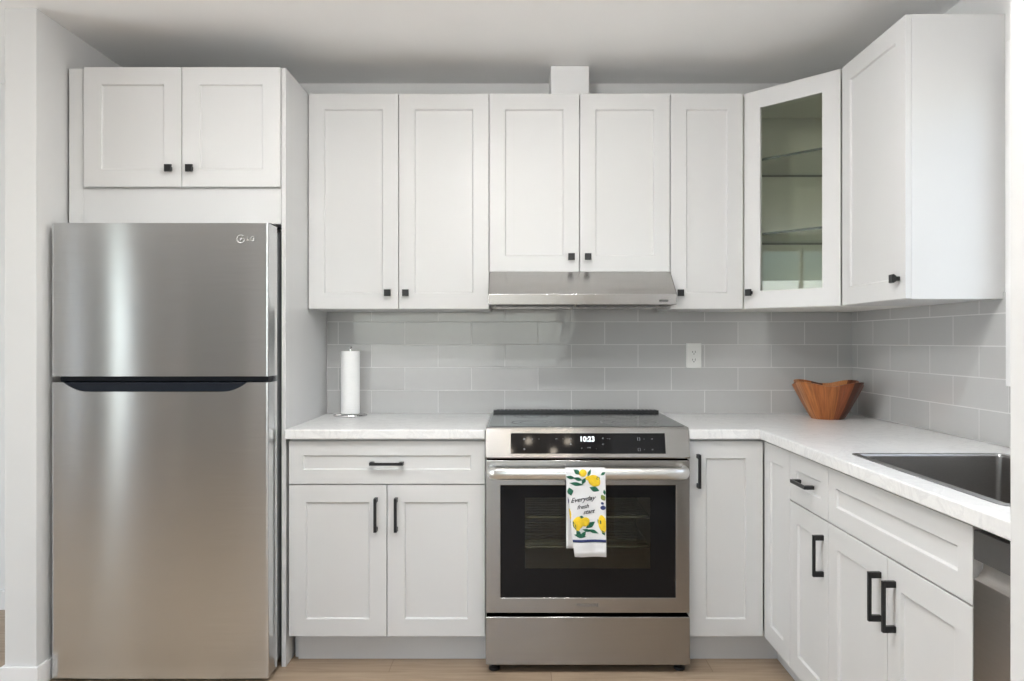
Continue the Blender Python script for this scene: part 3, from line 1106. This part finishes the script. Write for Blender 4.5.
# ---------------------------------------------------------------- dish towel on the oven handle
TX0, TX1 = .1695, .3155
hy = RYF - .056
RT_Y, RT_Z = .0165, .0235
Lf, Lb = .323, .302
def front_pt(fr, d):
    """front fall of the towel: fr across, d metres below the top of the bar"""
    k = min(1, max(0, d / Lf))
    xa = TX0 + .034 * k ** 1.3
    xb = TX1 + .003 * k
    x = xa + (xb - xa) * fr
    if d < RT_Z:
        a = math.acos(max(-1, 1 - d / RT_Z))
        y = hy - RT_Y * math.sin(a)
    else:
        y = hy - RT_Y - .004 * math.sin(fr * 7.5) * min(1, (d - RT_Z) / .1) - .002 * math.sin(fr * 3)
    return Vector((x, y, hz + RT_Z - d))
def back_pt(fr, d):
    x = TX0 + .005 + (TX1 - TX0 - .01) * fr
    if d < RT_Z:
        a = math.acos(max(-1, 1 - d / RT_Z))
        y = hy + RT_Y * math.sin(a)
    else:
        y = hy + RT_Y + .004 * math.sin(fr * 6 + 1) * min(1, (d - RT_Z) / .12)
    return Vector((x, y, hz + RT_Z - d))
bm = BM()
nu = 20
ds_b = [Lb * k / 14 for k in range(14, 0, -1)]
ds_b = sorted(set(ds_b + [RT_Z * k / 5 for k in range(1, 6)]), reverse=True)
ds_f = sorted(set([Lf * k / 16 for k in range(17)] + [RT_Z * k / 5 for k in range(1, 6)]))
rows = [[bm.verts.new(back_pt(k / nu, dd)) for k in range(nu + 1)] for dd in ds_b]
rows += [[bm.verts.new(front_pt(k / nu, dd)) for k in range(nu + 1)] for dd in ds_f]
for A, B in zip(rows, rows[1:]):
    for k in range(nu):
        bm.faces.new((A[k], A[k + 1], B[k + 1], B[k]))
def tp(px, py):
    """point on the printed face from picture-plane towel coordinates"""
    d = (py - 62) / 6.186 / 274
    k = min(1, max(0, d / Lf))
    left = 95 + 50 * k ** 1.3
    right = 336 + 8 * k
    fr = (px - left) / (right - left)
    p = front_pt(min(.995, max(.005, fr)), max(.001, d))
    p.y -= .0016
    return p
def blob(px, py, rx, ry, ang, mi, pointy=0, n=20):
    ca, sa = math.cos(math.radians(ang)), math.sin(math.radians(ang))
    ringsv = []
    c = bm.verts.new(tp(px, py))
    for s in (.35, .7, 1):
        rg = []
        for k in range(n):
            a = 2 * PI * k / n
            x, y = math.cos(a), math.sin(a)
            if pointy:
                y *= (1 - abs(x) ** 1.5 * pointy)
            else:
                x *= 1 + .12 * abs(math.cos(a)) ** 6
            x, y = x * rx * s, y * ry * s
            rg.append(bm.verts.new(tp(px + x * ca - y * sa, py + x * sa + y * ca)))
        ringsv.append(rg)
    for k in range(n):
        bm.faces.new((c, ringsv[0][k], ringsv[0][(k + 1) % n])).material_index = mi
        for A, B in zip(ringsv, ringsv[1:]):
            bm.faces.new((A[k], A[(k + 1) % n], B[(k + 1) % n], B[k])).material_index = mi
LEM, LEAF, OLI, NAV, INK = 1, 2, 3, 4, 5
for q in ((200, 92, 20, 24, 70), (268, 138, 38, 34, 40), (232, 122, 16, 14, 0), (170, 398, 36, 34, 100), (212, 392, 26, 30, 60), (320, 405, 50, 26, 80), (113, 345, 34, 14, 85), (165, 435, 14, 12, 0)):
    blob(*q, LEM)
for q in ((165, 86, 26, 14, 35), (125, 118, 30, 11, 10), (170, 128, 30, 11, 15), (160, 158, 44, 11, 8), (205, 140, 24, 12, -60), (122, 205, 26, 20, 75), (150, 160, 20, 8, 30), (270, 190, 32, 17, 20), (238, 92, 26, 9, -65), (292, 124, 15, 11, 60), (322, 95, 18, 9, -30),
          (245, 412, 34, 17, -35), (262, 452, 36, 11, 20), (180, 478, 38, 14, 10), (170, 462, 24, 14, 60), (200, 470, 26, 13, -50), (146, 415, 30, 9, 70), (190, 362, 14, 9, 10), (300, 392, 18, 11, 50), (222, 445, 30, 9, 15), (325, 460, 18, 9, 60), (115, 400, 26, 8, 80), (330, 210, 18, 8, 80)):
    blob(*q, LEAF, .85)
blob(322, 243, 20, 15, 60, OLI, .5)
for q in ((322, 305, 17, 14, 0), (318, 278, 10, 8, 30), (106, 262, 22, 8, 85)):
    blob(*q, NAV, .3)
for (a, b) in ((503, 519),):
    R0 = [bm.verts.new(tp(95 + 252 * k / 24, a)) for k in range(25)]
    R1 = [bm.verts.new(tp(95 + 252 * k / 24, b)) for k in range(25)]
    for k in range(24):
        bm.faces.new((R0[k], R0[k + 1], R1[k + 1], R1[k])).material_index = NAV
for (s, x, y, sz) in (('Everyday', 198, 253, 41), ('fresh', 198, 299, 36), ('start', 234, 330, 36)):
    text_bm(bm, s, sz, None, 0, 0, shear=.35, mi=INK, pmap=lambda a, b, x=x, y=y: tp(x + a, y - b - a * .12), bold=.15)
o = obj('dish_towel', bm, ['cloth', 'lemon', 'leaf', 'olive', 'navy', 'ink'], None, fix=False, ang=80)
md = o.modifiers.new('thick', 'SOLIDIFY'); md.thickness = .0014; md.offset = 0
tag(o, 'white kitchen towel printed with lemons and script, hung over the oven handle', 'towel')

# ---------------------------------------------------------------- dishwasher
t = thing('dishwasher', (1.24, 1.27, 0), 'stainless dishwasher at the near end of the run, beside the sink cabinet', 'dishwasher')
DY0, DY1 = .965, 1.576
bm = BM(); box(bm, .965, 1.53, DY0 + .004, DY1 - .030, .09, .862); obj('body', bm, 'dark', t)
bm = BM(); box(bm, .934, .9645, DY0, DY1, .797, .858); obj('control_panel', bm, 'dark', t, .0015)
bm = BM()
prof = [(.964, .12), (.964, .795), (.957, .795), (.955, .785), (.950, .772), (.941, .760), (.935, .756), (.934, .750), (.934, .12)]
prism(bm, prof, lambda a, b, s: Vector((a, DY0 + (DY1 - DY0) * s, b)))
obj('door', bm, 'steel_dw', t, .001)
bm = BM(); box(bm, 1.0, 1.015, DY0, DY1, 0, .0895); obj('toe_kick', bm, 'blackp', t)

# ---------------------------------------------------------------- outlet
t = thing('wall_outlet', (.808, YB - .0095, 1.118), 'white wall outlet on the grey tiles between range and corner', 'outlet')
F = Frame((.808, YB - .0085, 1.177))
bm = BM(); box(bm, -.036, .036, -.006, 0, -.058, .058, F); pl = obj('cover_plate', bm, 'white', t, .003)
bm = BM(); box(bm, -.0165, .0165, -.009, -.006, -.034, .034, F)
for vv in (.018, -.018):
    for uu, hh in ((-.006, .004), (.006, .0048)):
        box(bm, uu - .0011, uu + .0011, -.0094, -.0089, vv - hh, vv + hh, F, 1)
    box(bm, -.0022, .0022, -.0094, -.0089, vv - .012, vv - .008, F, 1)
box(bm, -.006, .006, -.0096, -.0089, -.003, .003, F)
obj('receptacle', bm, ['white', 'slot'], t)

# ---------------------------------------------------------------- wooden bowl
bx, by = 1.336, 3.32
M['bowl'] = bowl_mat(bx, by, ZC)
bm = BM()
NS, RB, RT_, HB = 128, .066, .151, .154
def bowl_pt(a, s, inner):
    lob = math.cos(4 * (a - math.radians(-106)) + PI)    # a dip faces the camera
    sharp = math.copysign(abs(lob) ** .7, lob)
    k = s ** .9
    r = RB + (RT_ - RB) * k
    ph = (8 * (a - math.radians(-106)) / (2 * PI) + .5) % 1
    r *= 1 + .075 * sharp * s + .10 * (abs(2 * ph - 1) - .5) * (.25 + .75 * s) * -1
    z = s * (HB + .009 * lob * s)
    if inner:
        r -= .011
        z = .014 + s * (HB + .009 * lob * s - .014)
    return Vector((bx + r * math.cos(a), by + r * math.sin(a), ZC + z))
Ls = [[bowl_pt(2 * PI * k / NS, s, False) for k in range(NS)] for s in (0, .05, .2, .4, .6, .8, .93, 1)]
Ls += [[bowl_pt(2 * PI * k / NS, s, True) for k in range(NS)] for s in (1, .93, .8, .6, .4, .2, .05, 0)]
R = [[bm.verts.new(p) for p in l] for l in Ls]
for A, B in zip(R, R[1:]):
    for k in range(NS):
        bm.faces.new((A[k], A[(k + 1) % NS], B[(k + 1) % NS], B[k]))
bm.faces.new(R[0][::-1]); bm.faces.new(R[-1])
o = obj('bowl', bm, 'bowl', None, ang=16)
tag(o, 'brown acacia wood bowl with a fluted rim on the worktop corner', 'bowl')

# ---------------------------------------------------------------- paper towels
px, py = -.752, 3.42
t = thing('paper_towel_holder', (px, py, ZC), 'chrome wire ring stand under and through the paper towel roll', 'holder')
bm = BM()
tube(bm, [(px + .07 * math.cos(a * PI / 20), py + .07 * math.sin(a * PI / 20), ZC + .005) for a in range(40)], .0045, 8, True)
tube(bm, [(px - .07, py, ZC + .005), (px + .07, py, ZC + .005)], .0035, 8)
obj('base', bm, 'chrome', t)
bm = BM(); tube(bm, [(px, py, ZC + .005), (px, py, ZC + .300)], .0045, 10)
obj('pole', bm, 'chrome', t)
bm = BM(); lathe(bm, [(.003, 0), (.008, .003), (.009, .008), (.006, .013), (.002, .014)], (px, py, ZC + .300), 16); obj('finial', bm, 'chrome', t)
bm = BM()
n = 48
def rl(r, z): return [Vector((px + r * math.cos(2 * PI * k / n), py + r * math.sin(2 * PI * k / n), ZC + z)) for k in range(n)]
loops(bm, [rl(.019, .0115), rl(.039, .0115), rl(.0415, .014), rl(.0415, .288), rl(.039, .2905), rl(.019, .2905), rl(.019, .0115)], cap=False)
bmesh.ops.remove_doubles(bm, verts=bm.verts[:], dist=1e-5)
o = obj('paper_towel_roll', bm, 'paper', None); tag(o, 'white roll of paper towels upright on its chrome stand by the tall panel', 'paper towel')

# ---------------------------------------------------------------- unseen downlights added to light counters and fronts
for (x, y, lab) in ((-.8, 1.7, 'by the refrigerator'), (.3, 1.7, 'by the sink')):
    t = thing('added_downlight', (x, y, H), 'small round ceiling downlight added out of view as fill light ' + lab, 'downlight', 'added fill downlights')
    bm = BM()
    loops(bm, [[Vector((x + r_ * math.cos(k * PI / 16), y + r_ * math.sin(k * PI / 16), z_)) for k in range(32)] for r_, z_ in ((.105, H - .0005), (.104, H - .006), (.088, H - .006), (.086, H - .0005))], cap=False)
    obj('trim_ring', bm, 'trim', t)
    bm = BM()
    lathe(bm, [(.002, H - .003), (.085, H - .003), (.085, H - .001), (.002, H - .001)], (x, y, 0), 32)
    obj('lens', bm, 'lens', t)

# unseen globe lamp added to brighten the ceiling and upper walls
gx, gy, gz = -.2, 1.5, 2.2
t = thing('added_globe_lamp', (gx, gy, H), 'white opal globe lamp added out of view to brighten the kitchen ceiling', 'light')
bm = BM(); lathe(bm, [(.06, -.022), (.065, -.016), (.065, -.001)], (gx, gy, H), 24); obj('canopy', bm, 'trim', t)
bm = BM(); tube(bm, [(gx, gy, H - .022), (gx, gy, gz + .095)], .01, 10); obj('stem', bm, 'trim', t)
bm = BM(); bmesh.ops.create_uvsphere(bm, u_segments=24, v_segments=16, radius=.095, matrix=Matrix.Translation((gx, gy, gz))); obj('globe', bm, 'globe', t)

# ---------------------------------------------------------------- ceiling light over the photographer (seen in the range's display)
t = thing('ceiling_light', (.15, -.2, H), 'brass branched ceiling light with bare warm bulbs, mirrored in the oven display', 'light')
bm = BM(); lathe(bm, [(.06, -.03), (.065, -.025), (.065, -.001)], (.15, -.2, H), 24); obj('canopy', bm, 'brass', t)
LZ = 2.22
bm = BM()
tube(bm, [(.15, -.2, H - .03), (.15, -.2, LZ)], .008, 8)
for k in range(8):
    a = k * PI / 4 + .3
    e = .07 * (1, -1, 0, -.5)[k % 4]
    tube(bm, [(.15, -.2, LZ), (.15 + .23 * math.cos(a), -.2 + .23 * math.sin(a), LZ + e)], .005, 8)
obj('arms', bm, 'brass', t)
for k in range(8):
    a = k * PI / 4 + .3
    e = .078 * (1, -1, 0, -.5)[k % 4]
    bm = BM()
    bmesh.ops.create_uvsphere(bm, u_segments=16, v_segments=10, radius=.026, matrix=Matrix.Translation((.15 + .255 * math.cos(a), -.2 + .255 * math.sin(a), LZ + e)))
    obj('bulb', bm, 'bulb', t)
